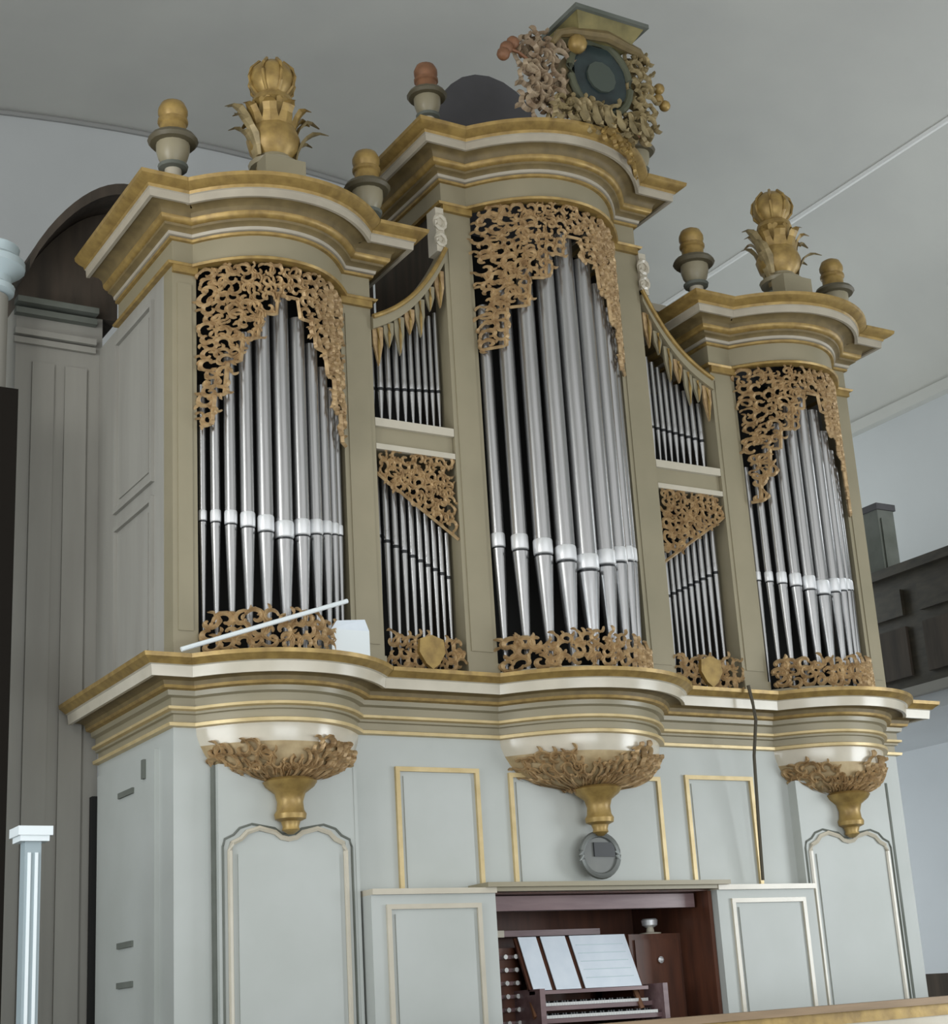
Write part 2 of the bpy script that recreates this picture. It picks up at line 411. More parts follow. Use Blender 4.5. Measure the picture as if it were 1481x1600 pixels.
# ------------------------------------------------------------------ flats between the towers
def flat(s):
    side = 'left' if s < 0 else 'right'
    other = 'left and middle' if s < 0 else 'middle and right'
    t = thing('organ_flat', f'narrow two-storey pipe bay of the case between {other} towers', 'organ bay', (s*1.2, 0.4, 0.03))
    xa, xb = 0.895, 1.524
    def bx(a, b, y0, y1, z0, z1): x0, x1 = sorted((s*a, s*b)); return MB().box(x0, x1, y0, y1, z0, z1)
    o = bx(xa, xb, 0.03, 0.45, 1.63, 1.86).build('cross_rail', PAINT, t)
    bx(xa, xb, 0.0, 0.03, 1.80, 1.86).build('rail_moulding', TRIM, o)
    bx(xa, xb, 0.0, 0.03, 1.63, 1.67).build('rail_moulding', TRIM, o)
    bx(xa, xb, 0.0, 0.45, 0.03, 0.08).build('toe_board', PAINT, t)
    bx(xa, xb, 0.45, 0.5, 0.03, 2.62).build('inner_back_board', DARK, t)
    # curved rail sweeping up to the middle tower
    def zc(a): q = (xb-a)/(xb-xa); return 2.62+0.30*q+0.36*q**2.6
    N = 14; aa = [xb-(xb-xa)*i/N for i in range(N+1)]
    poly = [(s*a, zc(a)-0.10) for a in aa]+[(s*a, zc(a)) for a in aa[::-1]]
    if s > 0: poly = poly
    MB().prism(poly, -0.03, 0.12).build('curved_rail', PAINT, t)
    b = MB().tube([(s*a, -0.035, zc(a)-0.01) for a in aa], 0.018, 8); b.build('gilt_bead', GILT, t, True)
    # hanging carved tongues under the curved rail
    for i in range(7):
        a = xa+0.05+i*(xb-xa-0.1)/6; z1 = zc(a)-0.09; L = (0.30 if i % 2 == 0 else 0.20)
        w_ = 0.042
        poly = [(s*a-w_, z1), (s*a-w_*0.9, z1-L*0.45), (s*a-w_*0.35, z1-L*0.8), (s*a, z1-L), (s*a+w_*0.4, z1-L*0.78), (s*a+w_*0.9, z1-L*0.45), (s*a+w_, z1)]
        o = MB().prism(poly, -0.0, 0.02).build('carved_tongue', PAINT if i % 3 else CARVE, t)
        MB().tube([(s*a, -0.005, z1-0.02), (s*a, -0.012, z1-L*0.5), (s*a, -0.004, z1-L*0.95)], [0.012, 0.012, 0.004], 6).build('leaf_rib', GILT, o)
    # lower shade: thick next to the middle tower, thin by the outer one
    def zb(a): q = (xb-a)/(xb-xa); return 1.46-0.42*q
    f = foliage(flatS(0.02), lambda a, z: z > zb(s*a)+0.02, tuple(sorted((s*(xa+0.03), s*(xb-0.03))))+(1.05, 1.62), 0.048, 21+s, 0.02, 1.15)
    f.build('carved_pipe_shade', CARVE, t)
    e = MB(); ribbon(e, flatS(0.02), [(s*(xa+(xb-xa)*i/16), zb(xa+(xb-xa)*i/16)) for i in range(17)], [0.012]*17, 0.02)
    e.build('shade_edge', CARVE, t)
    f = foliage(flatS(0.0), lambda a, z: True, tuple(sorted((s*(xa+0.02), s*(xb-0.02))))+(0.10, 0.30), 0.056, 31+s, 0.02, 1.1)
    f.build('carved_toe_grille', CARVE, t)
    cx = s*1.19
    MB().prism([(cx-0.09, 0.29), (cx-0.10, 0.20), (cx-0.05, 0.12), (cx, 0.085), (cx+0.05, 0.12), (cx+0.10, 0.20), (cx+0.09, 0.29), (cx, 0.32)], -0.05, -0.015).build('gilt_shield', GILT, t)
    return zc
flat(-1); flat(1)

# ------------------------------------------------------------------ pipes
def pipe_meshes():
    n = 14; out = {}
    def mk(name, prof, mt, front=None):
        b = LB().lathe(prof, n=n); o = b.build(name, mt, None, True); me = o.data; bpy.data.objects.remove(o); return me
    out['pipe_body'] = mk('pipe_body', [(1, 0), (1, 1)], PIPE)
    out['pipe_lip'] = mk('pipe_lip', [(0.98, 0), (1.07, 0.06), (1.08, 0.35), (1.07, 0.9), (1.0, 1)], LIP)
    out['plain_lip'] = mk('pipe_lip', [(0.98, 0), (1.03, 0.1), (1.03, 0.9), (1.0, 1)], PIPE)
    out['mouth_slot'] = mk('mouth_slot', [(0.93, 0), (0.93, 1)], BLACK)
    out['pipe_foot'] = mk('pipe_foot', [(0.30, 0), (0.34, 0.02), (1.0, 0.97), (1.03, 1)], PIPE)
    return out
PM = pipe_meshes()
ORD = ['first', 'second', 'third', 'fourth', 'fifth', 'sixth', 'seventh', 'eighth', 'ninth', 'tenth', 'eleventh']
def pipe(x, y, z0, zm, zt, r, label, group, plain=False):
    t = thing('organ_pipe', label, 'organ pipe', (x, y, z0), group)
    lip = min(0.11, r*1.5+0.03); sl = 0.024 if plain else max(0.012, r*0.28)
    for nm, za, zb_ in (('pipe_foot', z0, zm), ('mouth_slot', zm, zm+sl), ('pipe_lip', zm+sl, zm+sl+lip), ('pipe_body', zm+sl+lip, zt)):
        o = bpy.data.objects.new(nm, PM['plain_lip' if plain and nm == 'pipe_lip' else nm]); C.objects.link(o); o.parent = t
        o.location = (0, 0, za-z0); o.scale = (r, r, zb_-za)
def label_for(i, n, where, ws):
    tall = ', widest' if ws[i] == max(ws) and ws.count(max(ws)) == 1 else ''
    return f'{ORD[i]} tin pipe from left in {where}{tall}'
def row(c, widths, span, yf, z0, zm, zt, where, group, plain=False):
    tot = sum(widths); k = span/tot; x = c-span/2; n = len(widths)
    for i, wd in enumerate(widths):
        xc = x+wd*k/2; x += wd*k; u = xc-c
        r = wd*k/2*0.90
        pipe(xc, yf(u)+r, z0, zm(u), zt(u), wd*0.415, label_for(i, n, where, widths), group, plain)
sw = [0.062, 0.078, 0.094, 0.110, 0.124, 0.142, 0.124, 0.110, 0.094, 0.078, 0.062]
for s in (-1, 1):
    side = 'left' if s < 0 else 'right'
    row(s*2.3, sw, 1.03, lambda u: -0.30*(1-abs(u/0.56)**2.2)+0.09, 0.10,
        lambda u: 0.98-0.14*(1-abs(u)/0.53), lambda u: 2.60-0.75*abs(u/0.53), f'the {side} tower', f'pipes of the {side} tower')
cw = [0.115, 0.140, 0.160, 0.175, 0.195, 0.175, 0.160, 0.140, 0.115]
row(0, cw, 1.26, lambda u: -0.39*(1-abs(u/0.67)**2.2)+0.07, 0.10,
    lambda u: 1.02-0.22*(1-abs(u)/0.65), lambda u: 3.45-0.60*abs(u/0.6), 'the middle tower', 'pipes of the middle tower')
fw_ = [0.062, 0.060, 0.058, 0.056, 0.054, 0.052, 0.050, 0.048, 0.046, 0.044]
for s in (-1, 1):
    side = 'left' if s < 0 else 'right'
    ws = fw_ if s < 0 else fw_[::-1]
    ws = [a*0.96 for a in ws]
    row(s*1.21, ws, 0.60, lambda u: 0.10, 0.08, (lambda u, s=s: 0.90+0.14*s*u/0.3), (lambda u, s=s: 1.30+s*u/0.3*0.24+0.03),
        f'the lower {side} bay', f'pipes of the lower {side} bay', True)
    row(s*1.21, ws if s > 0 else ws, 0.60, lambda u: 0.10, 1.86, (lambda u, s=s: 2.14-0.03*s*u/0.3), (lambda u, s=s: 2.62-0.20*s*u/0.3),
        f'the upper {side} bay by the curved rail', f'pipes of the upper {side} bay', True)

# ------------------------------------------------------------------ main (lower) cornice
mc = thing('main_cornice', 'long pale and gilt cornice carrying all the towers, bulging under each', 'cornice', (0, 0, -0.36))
path = [(-3.0, 1.45), (-3.0, 0)]+bulge(-2.3, 0.555, 0.33)+bulge(0, 0.675, 0.42)+bulge(2.3, 0.555, 0.33)+[(3.0, 0), (3.0, 1.45)]
def mb_(prof, name, mt): sweep(path, prof, name, mt, mc)
mb_([(0.0, -0.37), (0.035, -0.365), (0.04, -0.345), (0.0, -0.335)], 'lower_gilt_bead', PALEGILT)
mb_([(0.0, -0.335), (0.0, -0.29), (0.02, -0.285), (0.02, -0.27)], 'lower_frieze', PAINT)
mb_([(0.02, -0.27), (0.045, -0.262), (0.045, -0.245), (0.02, -0.24)], 'middle_gilt_bead', PALEGILT)
mb_([(0.02, -0.24), (0.02, -0.19), (0.05, -0.18), (0.055, -0.15)], 'upper_frieze', PAINT)
mb_([(0.055, -0.15), (0.085, -0.142), (0.092, -0.125)], 'gilt_ovolo', GILT)
mb_([(0.092, -0.125), (0.10, -0.10), (0.13, -0.088), (0.185, -0.085)], 'shaded_soffit', OCHRE)  # underside shade of the gilding painted in
mb_([(0.185, -0.085), (0.185, -0.098), (0.21, -0.10), (0.218, -0.035), (0.232, -0.03)], 'corona', TRIM)
mb_([(0.232, -0.03), (0.25, -0.012), (0.275, 0.005), (0.28, 0.03)], 'gilt_crown_moulding', GILT)
top = [(p.x, p.y) for p in offs(path, 0.17)]
MB().slab(top, -0.03, 0.025).build('cornice_top_board', PAINT, mc)

# corbels under the towers with carving and pendant
def corbel(c, hw, D, label, seed):
    t = thing('organ_corbel', label, 'corbel', (c, 0, -0.4))
    rows = [(1.0, -0.37), (0.99, -0.42), (0.95, -0.48), (0.90, -0.53), (0.84, -0.58), (0.74, -0.63), (0.55, -0.675), (0.30, -0.70)]
    def shell(rows, name, mt, grow=0):
        n = 20; vs = []; fs = []
        for k, z in rows:
            for i in range(n+1):
                tt = -1+2*i/n; vs.append((c+hw*k*tt, -(D+grow)*k*(1-abs(tt)**2.2)-0.02*(1 if grow else 0), z))
        for j in range(len(rows)-1):
            for i in range(n):
                a = j*(n+1)+i; fs.append((a+n+1, a+n+2, a+1, a))
        base = len(vs)
        for k, z in rows: vs += [(c-hw*k, 0.05, z), (c+hw*k, 0.05, z)]
        for j in range(len(rows)-1):
            a = j*(n+1); b = base+j*2
            fs.append((a, b, b+2, a+n+1)); fs.append((a+n, a+2*n+1, b+3, b+1))
        l = len(rows)-1
        fs.append(tuple(range(l*(n+1), l*(n+1)+n+1))+(base+l*2+1, base+l*2))
        fs.append(tuple(range(n+1))[::-1]+(base, base+1))
        return MB().add(vs, fs).build(name, mt, t, True)
    shell(rows[:3], 'drum', TRIM)
    shell(rows[2:], 'bowl', mat('bowl_gilding', (0.52, 0.41, 0.24), 0.45, 0.15, noise=(0.33, 0.24, 0.12), scale=8))
    def zf(z):
        for (k0, z0), (k1, z1) in zip(rows, rows[1:]):
            if z0 >= z >= z1: return k0+(k1-k0)*(z-z0)/(z1-z0)
        return rows[-1][0] if z < rows[-1][1] else 1.0
    S = bulgeS(c, hw, D, -0.025, zf=zf)
    f = foliage(S, lambda a, z: abs(a) > hw*0.35 or z < -0.57, (-hw, hw, -0.70, -0.50), 0.055, seed, 0.03, 1.15)
    g_ = foliage(S, lambda a, z: True, (hw*0.12, hw*0.62, -0.56, -0.45), 0.062, seed+1, 0.03, 1.1)
    f.add(g_.v, g_.f); f.build('carved_foliage', CARVE, t)
    b = MB().lathe([(0.14, 0.0), (0.17, -0.02), (0.15, -0.05), (0.095, -0.09), (0.08, -0.14), (0.085, -0.19), (0.10, -0.215), (0.095, -0.245), (0.06, -0.26), (0.05, -0.29), (0.055, -0.31), (0.02, -0.335)], (c, -0.14, -0.69), 18)
    b.build('pendant', GILT, t, True)
corbel(-2.3, 0.555, 0.33, 'left bowl-shaped corbel with gilded scrolls and pendant above the arched panel', 41)
corbel(0, 0.675, 0.42, 'widest bowl-shaped corbel with gilt pendant in the middle above the round dial', 51)
corbel(2.3, 0.555, 0.33, 'right bowl-shaped corbel with gilded scrolls and pendant by the dark cord', 61)

# ------------------------------------------------------------------ lower case
lc = thing('lower_case', 'pale grey panelled lower case of the organ below the main cornice', 'organ case', (0, 0.7, FL))
b = MB().box(-3.0, -0.93, 0.0, 1.44, FL, -0.37).box(0.93, 3.0, 0.0, 1.44, FL, -0.37).box(-0.93, 0.93, 0.0, 1.44, -1.34, -0.37).box(-0.93, 0.93, 1.0, 1.44, FL, -1.34)
b.build('carcass', LOWP, lc)
for s in (-1, 1):
    x0, x1 = sorted((s*0.864, s*1.494))
    MB().box(x0, x0+0.03, -0.022, 0, -1.40, -0.57).box(x1-0.03, x1, -0.022, 0, -1.40, -0.57).box(x0+0.03, x1-0.03, -0.022, 0, -0.60, -0.57).build('gilt_panel_frame', PALEGILT, lc)
    MB().box(x0+0.06, x1-0.06, -0.008, 0, -1.40, -0.63).build('raised_panel', LOWP, lc)
    # projecting middle board of the side column, with shouldered moulding
    a, c_ = sorted((s*1.84, s*2.75))
    MB().box(a, c_, -0.09, 0, FL, -0.60).build('column_board', LOWP, lc)
    if s < 0: MB().box(a-0.014, a, -0.05, 0, FL, -0.60).build('board_joint', GREENWOOD, lc)
    MB().box(c_, c_+0.022, -0.094, 0, FL, -0.60).build('board_joint', GREENWOOD if s > 0 else LOWP, lc)
    xc = (a+c_)/2; h = 0.385
    def arch(h, z, y):
        pts = [(xc-h, y, FL+0.2), (xc-h, y, z-0.12), (xc-h+0.015, y, z-0.075), (xc-h+0.07, y, z-0.05), (xc-h+0.11, y, z-0.01), (xc-h+0.19, y, z+0.015), (xc-0.09, y, z-0.01), (xc-0.05, y, z-0.04), (xc, y, z-0.05)]
        return pts+[(2*xc-p[0], p[1], p[2]) for p in pts[::-1][1:]]
    MB().tube(arch(h, -1.0, -0.095), 0.017, 6).build('shouldered_moulding', TRIM, lc, True)
    MB().tube(arch(h+0.045, -0.975, -0.092), 0.008, 6).build('outer_moulding', GREENWOOD, lc, True)
    MB().box(xc-h+0.05, xc+h-0.05, -0.10, -0.09, FL+0.1, -1.14).build('arched_panel', LOWP, lc)
MB().box(-0.63, -0.60, -0.022, 0, -1.335, -0.59).box(0.61, 0.64, -0.022, 0, -1.335, -0.59).box(-0.60, 0.61, -0.022, 0, -0.62, -0.59).build('gilt_panel_frame', PALEGILT, lc)
MB().box(-0.57, 0.58, -0.008, 0, -1.335, -0.65).build('raised_panel', LOWP, lc)
# side wall door furniture on the left face
MB().box(-3.03, -3.0, 0.25, 1.36, FL, -0.46).build('side_door', LOWP, lc)
for z in (-0.66, -1.60, -1.84):
    MB().box(-3.045, -3.03, 0.62, 0.90, z-0.018, z+0.018).build('dark_slot', GREENWOOD, lc)
MB().box(-3.05, -3.03, 0.40, 0.44, -0.62, -0.50).build('latch', GREENWOOD, lc)
MB().box(-3.04, -2.9, 1.44, 1.50, FL, -0.58).build('rear_joint', DARK, lc)

# projecting console block with wings and shelf
cb_ = thing('console_block', 'projecting lower block of the case holding the open keyboard recess', 'organ case', (0, -0.1, FL))
for s in (-1, 1):
    x0, x1 = sorted((s*0.905, s*1.80))
    MB().box(x0, x1, -0.20, -0.001, FL, -1.40).build('wing', LOWP, cb_)
    MB().box(x0, x1, -0.225, -0.001, -1.40, -1.365).build('wing_moulding', TRIM, cb_)
    a, c_ = sorted((s*1.02, s*1.70))
    panel_frame(MB(), a, c_, FL+0.1, -1.46, -0.20, 0.03, 0.018).build('wing_panel_frame', TRIM, cb_)
    MB().box(a+0.06, c_-0.06, -0.212, -0.20, FL+0.16, -1.52).build('wing_panel', LOWP, cb_)
MB().box(-0.99, 0.99, -0.26, -0.001, -1.365, -1.335).box(-0.905, 0.905, -0.22, -0.001, -1.39, -1.365).build('console_shelf', PAINT, cb_)
# console interior
cn = thing('organ_console', 'recessed mahogany organ console with two keyboards below the music desk', 'organ console', (0, 0.3, FL))
MB().box(-0.90, 0.90, 0.78, 0.84, FL, -1.40).build('back_panel', CONSOLE, cn)
MB().box(-0.90, -0.88, -0.14, 0.78, FL, -1.40).build('side_cheek', CONSOLE, cn)
MB().box(0.87, 0.90, -0.14, 0.78, FL, -1.40).build('side_cheek', CONSOLE, cn)
MB().box(-0.88, 0.87, -0.14, 0.78, -1.40, -1.392).build('ceiling_board', CONSOLE, cn)
MB().box(-0.86, 0.84, -0.02, 0.06, -1.50, -1.405).build('rolled_shutter', PINKWOOD, cn)
o = MB().box(-0.80, 0.32, 0.42, 0.60, -1.64, -1.60).build('upper_ledge', PINKWOOD, cn)
MB().box(-0.66, -0.50, 0.38, 0.42, -1.645, -1.60).build('ledge_end', TRIM, o)
MB().box(-0.80, 0.32, 0.60, 0.66, -2.3, -1.60).build('stop_board', CONSOLE, cn)
# stop jamb with rows of stop rails at the left
j = MB().box(-0.76, -0.45, 0.30, 0.60, -2.6, -1.72).build('stop_jamb', CONSOLE, cn)
for i in range(7):
    z = -1.78-i*0.085
    MB().box(-0.75, -0.46, 0.27, 0.30, z-0.012, z+0.012).build('stop_rail', PINKWOOD, j)
    for q in range(3):
        MB().tube([(-0.67+q*0.08, 0.30, z), (-0.67+q*0.08, 0.23, z)], [0.008, 0.016], 8).build('stop_knob', KEYS, j)
# right cabinet door
d = MB().box(0.42, 0.87, 0.22, 0.60, -2.75, -1.66).build('cabinet', CONSOLE, cn)
MB().box(0.46, 0.84, 0.205, 0.22, -2.7, -1.70).build('cabinet_door', CONSOLE, d)
MB().lathe([(0.004, 0), (0.02, 0.006), (0.024, 0.02), (0.008, 0.032)], (0, 0, 0), 10).build('door_knob', LIP, d)
kn = C.objects['door_knob']; kn.location = (0.66, 0.205, -1.84); kn.rotation_euler = (PI/2, 0, 0)
# keyboards
for i, (z, y) in enumerate(((-2.09, 0.12), (-2.17, 0.02))):
    kb = MB().box(-0.46, 0.50, y, y+0.16, z-0.05, z-0.02).build('keyboard', PINKWOOD, cn)
    wk = MB(); bk = MB()
    for q in range(42):
        x = -0.44+q*0.0215
        wk.box(x, x+0.0205, y-0.01, y+0.15, z-0.02, z)
        if q % 7 not in (2, 6): bk.box(x+0.015, x+0.027, y+0.05, y+0.15, z, z+0.012)
    wk = wk.build('white_keys', KEYS, kb); wk['kind'] = 'stuff'
    bk = bk.build('black_keys', BLACK, kb); bk['kind'] = 'stuff'
MB().box(-0.50, -0.46, -0.02, 0.32, -2.26, -2.00).build('key_cheek', PINKWOOD, cn)
MB().box(0.50, 0.54, -0.02, 0.32, -2.26, -2.00).build('key_cheek', PINKWOOD, cn)
MB().box(-0.52, 0.56, -0.04, 0.45, -2.34, -2.26).build('key_bed', CONSOLE, cn)
# music desk with three sheets
md = thing('music_desk', 'dark sloping music desk above the keyboards carrying white sheets', 'music desk', (0, 0.2, -2.0))
def tilt(x0, x1, z0, z1, yb, yt, th):
    return MB().add([(x0, yb, z0), (x1, yb, z0), (x1, yb+th, z0), (x0, yb+th, z0), (x0, yt, z1), (x1, yt, z1), (x1, yt+th, z1), (x0, yt+th, z1)],
                    [(0,3,2,1),(4,5,6,7),(0,1,5,4),(1,2,6,5),(2,3,7,6),(3,0,4,7)])
tilt(-0.50, 0.42, -2.01, -1.66, 0.10, 0.26, 0.02).build('desk_board', CONSOLE, md)
MB().box(-0.50, 0.42, 0.04, 0.11, -2.035, -2.012).build('book_ledge', PINKWOOD, md)
MB().tube([(-0.47, 0.16, -2.0), (-0.50, 0.05, -2.18)], 0.018, 8).build('desk_arm', COPPER, md)
MB().tube([(0.38, 0.16, -2.0), (0.40, 0.10, -2.16)], 0.018, 8).build('desk_arm', COPPER, md)
for nm, (a, c_, lb) in {'s1': (-0.48, -0.335, 'narrow white music sheet at the left end of the music desk'),
                        's2': (-0.30, -0.10, 'medium white music sheet in the middle of the music desk'),
                        's3': (-0.065, 0.40, 'wide white music sheet at the right end of the music desk')}.items():
    o = tilt(a, c_, -2.008, -1.655, 0.083, 0.243, 0.008).build('music_sheet', PAPER)
    tag(o, lb, 'sheet music')
    for q in range(5):
        z = -1.72-q*0.055; y = 0.083+(z+2.008)/0.353*0.16-0.0015
        if nm == 's3': MB().box(a+0.03, c_-0.04, y-0.001, y+0.001, z-0.003, z+0.003).build('staff_line', BLUEWHITE, o)
lp = thing('small_lamp', 'small pale dish lamp on top of the console cabinet', 'lamp', (0.70, 0.34, -1.66))
LB().lathe([(0.075, 0), (0.08, 0.012), (0.03, 0.02), (0.025, 0.05)], n=14).build('lamp_foot', TRIM, lp, True)
LB().lathe([(0.03, 0.05), (0.055, 0.065), (0.06, 0.10), (0.05, 0.11)], n=14).build('lamp_bowl', LIP, lp, True)

# round dial hanging under the middle pendant
dl = thing('hanging_dial', 'round dark dial with grey rim hung under the middle gilt pendant', 'clock', (0.0, -0.11, -1.15))
b = LB().tube([(0.15*math.cos(a), 0, 0.14*math.sin(a)) for a in [i*2*PI/28 for i in range(28)]], 0.022, 8, closed=True)
b.build('dial_rim', mat('grey_rim', (0.16, 0.17, 0.16), 0.4, 0.4), dl, True)
def disc(r, y0, y1, c=(0, 0), n=28):
    b = LB(); return b.prism([(c[0]+r*math.cos(-i*2*PI/n), c[1]+r*math.sin(-i*2*PI/n)) for i in range(n)], y0, y1)
disc(0.137, 0.0, 0.02).build('dial_face', mat('dial_grey', (0.15, 0.155, 0.14), 0.35, noise=(0.10, 0.105, 0.10), scale=5), dl)
LB().box(-0.05, 0.12, -0.012, 0.0, -0.01, 0.085).build('dark_plate', BLACK, dl)
LB().tube([(-0.02, 0, 0.18), (-0.03, -0.01, 0.24), (0.0, -0.02, 0.30)], 0.010, 6).build('hanger', GREENWOOD, dl)
LB().tube([(0.06, 0, 0.16), (0.05, -0.01, 0.22), (0.02, -0.02, 0.28)], 0.012, 6).build('hanger', TRIM, dl)

# dark cord over the cornice
o = MB().tube([(1.30, -0.31, 0.05), (1.32, -0.315, -0.08), (1.345, -0.30, -0.20), (1.36, -0.22, -0.45), (1.385, -0.16, -0.9), (1.40, -0.12, -1.33)], 0.013, 6).build('hanging_cable', mat('cord', (0.06, 0.05, 0.03), .7))
tag(o, 'thin dark cord hanging down over the main cornice in the right half', 'cord')

# ------------------------------------------------------------------ left rear case, column, door, post
rc = thing('rear_case', 'grey rear case with arched top standing behind the left tower', 'organ case', (-3.3, 1.8, FL))
N = 12; arcp = []
for i in range(N+1):
    q = i/N; arcp.append((-3.62+q*0.75, 3.22+0.75*math.sin(q*PI/2)**0.8))
MB().box(-3.62, -2.98, 1.525, 2.6, FL, 2.98).build('carcass', SIDEP, rc)
MB().prism([(-3.60, 2.98)]+[(x*1.0, z-0.10) for x, z in arcp]+[(arcp[-1][0], 2.98)], 1.52, 2.6).build('arched_gable', BROWN, rc)
cv = MB(); outer = [(x, z) for x, z in arcp]; inner = [(x, z-0.09) for x, z in arcp]
MB().prism(outer+inner[::-1], 1.20, 2.6).build('arched_cornice', BROWN, rc)
for z, d_ in ((2.97, 0.10), (2.90, 0.06), (2.74, 0.05), (2.68, 0.03)):
    MB().box(-3.64, -3.04, 1.52-d_, 1.52, z, z+0.045).build('case_moulding', GREENWOOD if d_ > .05 else SIDEP, rc)
for x in (-3.50, -3.26):
    MB().box(x, x+0.16, 1.505, 1.52, FL, 2.55).build('vertical_board', SIDEP, rc)
cl = thing('white_column', 'pale blue column with moulded capital at the far left edge', 'column', (-3.92, 1.2, FL))
MB().lathe([(0.13, 0), (0.13, 5.95)], (-3.90, 1.2, FL), 20).build('shaft', SIDEP, cl, True)
MB().lathe([(0.13, 0), (0.17, 0.02), (0.175, 0.06), (0.15, 0.08), (0.15, 0.13), (0.20, 0.17), (0.24, 0.20), (0.24, 0.25), (0.19, 0.29), (0.20, 0.36)], (-3.90, 1.2, 2.86), 20).build('capital', BLUEWHITE, cl, True)
o = MB().box(-4.40, -3.735, 0.98, 1.03, FL, 2.10).build('dark_door', mat('blackened_wood', (0.012, 0.010, 0.008), .9, spec=0.1)); tag(o, 'near-black tall door leaf at the far left edge below the column', 'door')
ps = thing('newel_post', 'white square post with flat cap at the lower left', 'post', (-4.0, 0.0, FL))
px, py = -3.935, -0.3
MB().box(px-0.045, px+0.045, py-0.045, py+0.045, FL, -1.10).build('shaft', mat('grey_blue_post', (0.30, 0.36, 0.38), .5), ps)
for dx in (-0.030, 0.01): MB().box(px+dx, px+dx+0.017, py-0.053, py-0.045, FL, -1.16).build('flute_strip', WHITE, ps)
MB().box(px-0.095, px+0.095, py-0.095, py+0.095, -1.07, -1.02).box(px-0.08, px+0.08, py-0.08, py+0.08, -1.10, -1.07).build('cap', WHITE, ps)

# front gallery rail at the bottom right
fr = thing('gallery_rail', 'brown-topped gallery rail crossing in front of the organ at bottom right', 'railing', (0, -2.1, FL))
MB().box(-7.5, 7.5, -2.16, -2.0, -2.235, -2.195).build('handrail', RAILM, fr)
MB().box(-7.5, 7.5, -2.13, -2.03, -2.30, -2.235).build('gilt_moulding', GILT, fr)
MB().box(-7.5, 7.5, -2.12, -2.04, FL, -2.30).build('parapet_panel', TRIM, fr)
fr.location.z = FL-0.0155; fr.rotation_euler = (0, -0.0135, 0)
# dark bench by the back wall
bn = thing('dark_bench', 'dark brown bench back by the wall right of the organ', 'bench', (5.2, 2.4, FL))
MB().box(4.6, 6.6, 2.4, 2.46, -2.7, -1.99).build('backrest', BROWN, bn)
MB().box(4.6, 6.6, 2.0, 2.4, -2.70, -2.65).build('seat', BROWN, bn)
for x in (4.62, 6.52): MB().box(x, x+0.06, 2.02, 2.46, FL, -2.70).build('leg', BROWN, bn)

# white rod and box on the cornice in front of left tower
o = MB().tube([(-3.06, -0.30, 0.045), (-1.98, -0.38, 0.41)], 0.015, 8).build('white_rod', WHITE)
tag(o, 'thin white rod leaning across the base of the left tower', 'rod')
bx_ = thing('white_box', 'small white box on the main cornice at the foot of the left tower', 'box', (-1.85, -0.2, 0.03))
MB().box(-2.03, -1.76, -0.24, -0.10, 0.032, 0.26).build('carton', WHITE, bx_)
MB().add([(-2.03, -0.24, 0.26), (-1.76, -0.24, 0.26), (-1.80, -0.26, 0.33), (-2.00, -0.26, 0.31), (-2.03, -0.234, 0.26), (-1.76, -0.234, 0.26), (-1.80, -0.254, 0.33), (-2.00, -0.254, 0.31)],
         [(0,1,2,3),(7,6,5,4),(0,4,5,1),(1,5,6,2),(2,6,7,3),(3,7,4,0)]).build('open_flap', PAPER, bx_)

# ------------------------------------------------------------------ finials
def leaf3(mb, base, out, h, wd, lean, curl=0.35):
    """acanthus leaf: rises from base, leaning outwards along unit vector out"""
    n = 7; out = Vector(out); side = Vector((-out.y, out.x, 0)); vs = []; fs = []
    for i in range(n):
        t = i/(n-1); p = Vector(base)+Vector((0, 0, h*(math.sin(t*PI*0.62)/math.sin(PI*0.62 if t > .8 else PI*0.62))))
        p += out*(lean*t**1.6)
        ww = wd*(math.sin(PI*(0.18+0.8*t))+0.05)*(1.0 if i % 2 == 0 else 0.78)
        nrm = (out*0.8+Vector((0, 0, -0.5*t))).normalized()
        for q, dn in ((-ww, 0), (0, 0.25*ww), (ww, 0), (0, -0.012)):
            vs.append(p+side*q+nrm*dn)
    for i in range(n-1):
        for k in range(4): fs.append((i*4+k, i*4+(k+1) % 4, i*4+4+(k+1) % 4, i*4+4+k))
    fs.append((3, 2, 1, 0)); fs.append(tuple(n*4-4+k for k in range(4)))
    mb.add(vs, fs)
def small_urn(loc, label, knobmat, h=0.76):
    k = h/0.66
    t = thing('urn_finial', label, 'finial', loc, 'small urn finials on the cornices')
    def L(pr): return [(r*k, z*k) for r, z in pr]
    LB().box(-0.065*k, 0.065*k, -0.065*k, 0.065*k, 0, 0.14*k).lathe(L([(0.06, 0.14), (0.05, 0.16), (0.05, 0.20)]), n=16).build('pedestal', TRIM, t, True)
    LB().lathe(L([(0.06, 0.20), (0.085, 0.205), (0.09, 0.225), (0.065, 0.235)]), n=16).build('foot_ring', GREENWOOD, t, True)
    LB().lathe(L([(0.06, 0.235), (0.085, 0.27), (0.098, 0.32), (0.10, 0.375)]), n=16).build('bowl', PAINT, t, True)
    LB().lathe(L([(0.10, 0.365), (0.135, 0.37), (0.15, 0.39), (0.135, 0.415), (0.09, 0.425)]), n=18).build('rim', mat('rim_bronze', (0.10, 0.085, 0.05), .5), t, True)
    LB().lathe(L([(0.085, 0.42), (0.078, 0.44), (0.078, 0.50), (0.09, 0.51), (0.09, 0.53), (0.075, 0.54), (0.088, 0.57), (0.088, 0.60), (0.07, 0.64), (0.035, 0.66), (0.01, 0.665)]), n=16).build('knob', knobmat, t, True)
for s in (-1, 1):
    side = 'left' if s < 0 else 'right'
    small_urn((s*3.0, -0.02, 3.20), f'small gilt urn on the outer corner of the {side} tower cornice', GILT)
    small_urn((s*1.50, 0.02, 3.20), f'small gilt urn on the inner corner of the {side} tower cornice', GILT)
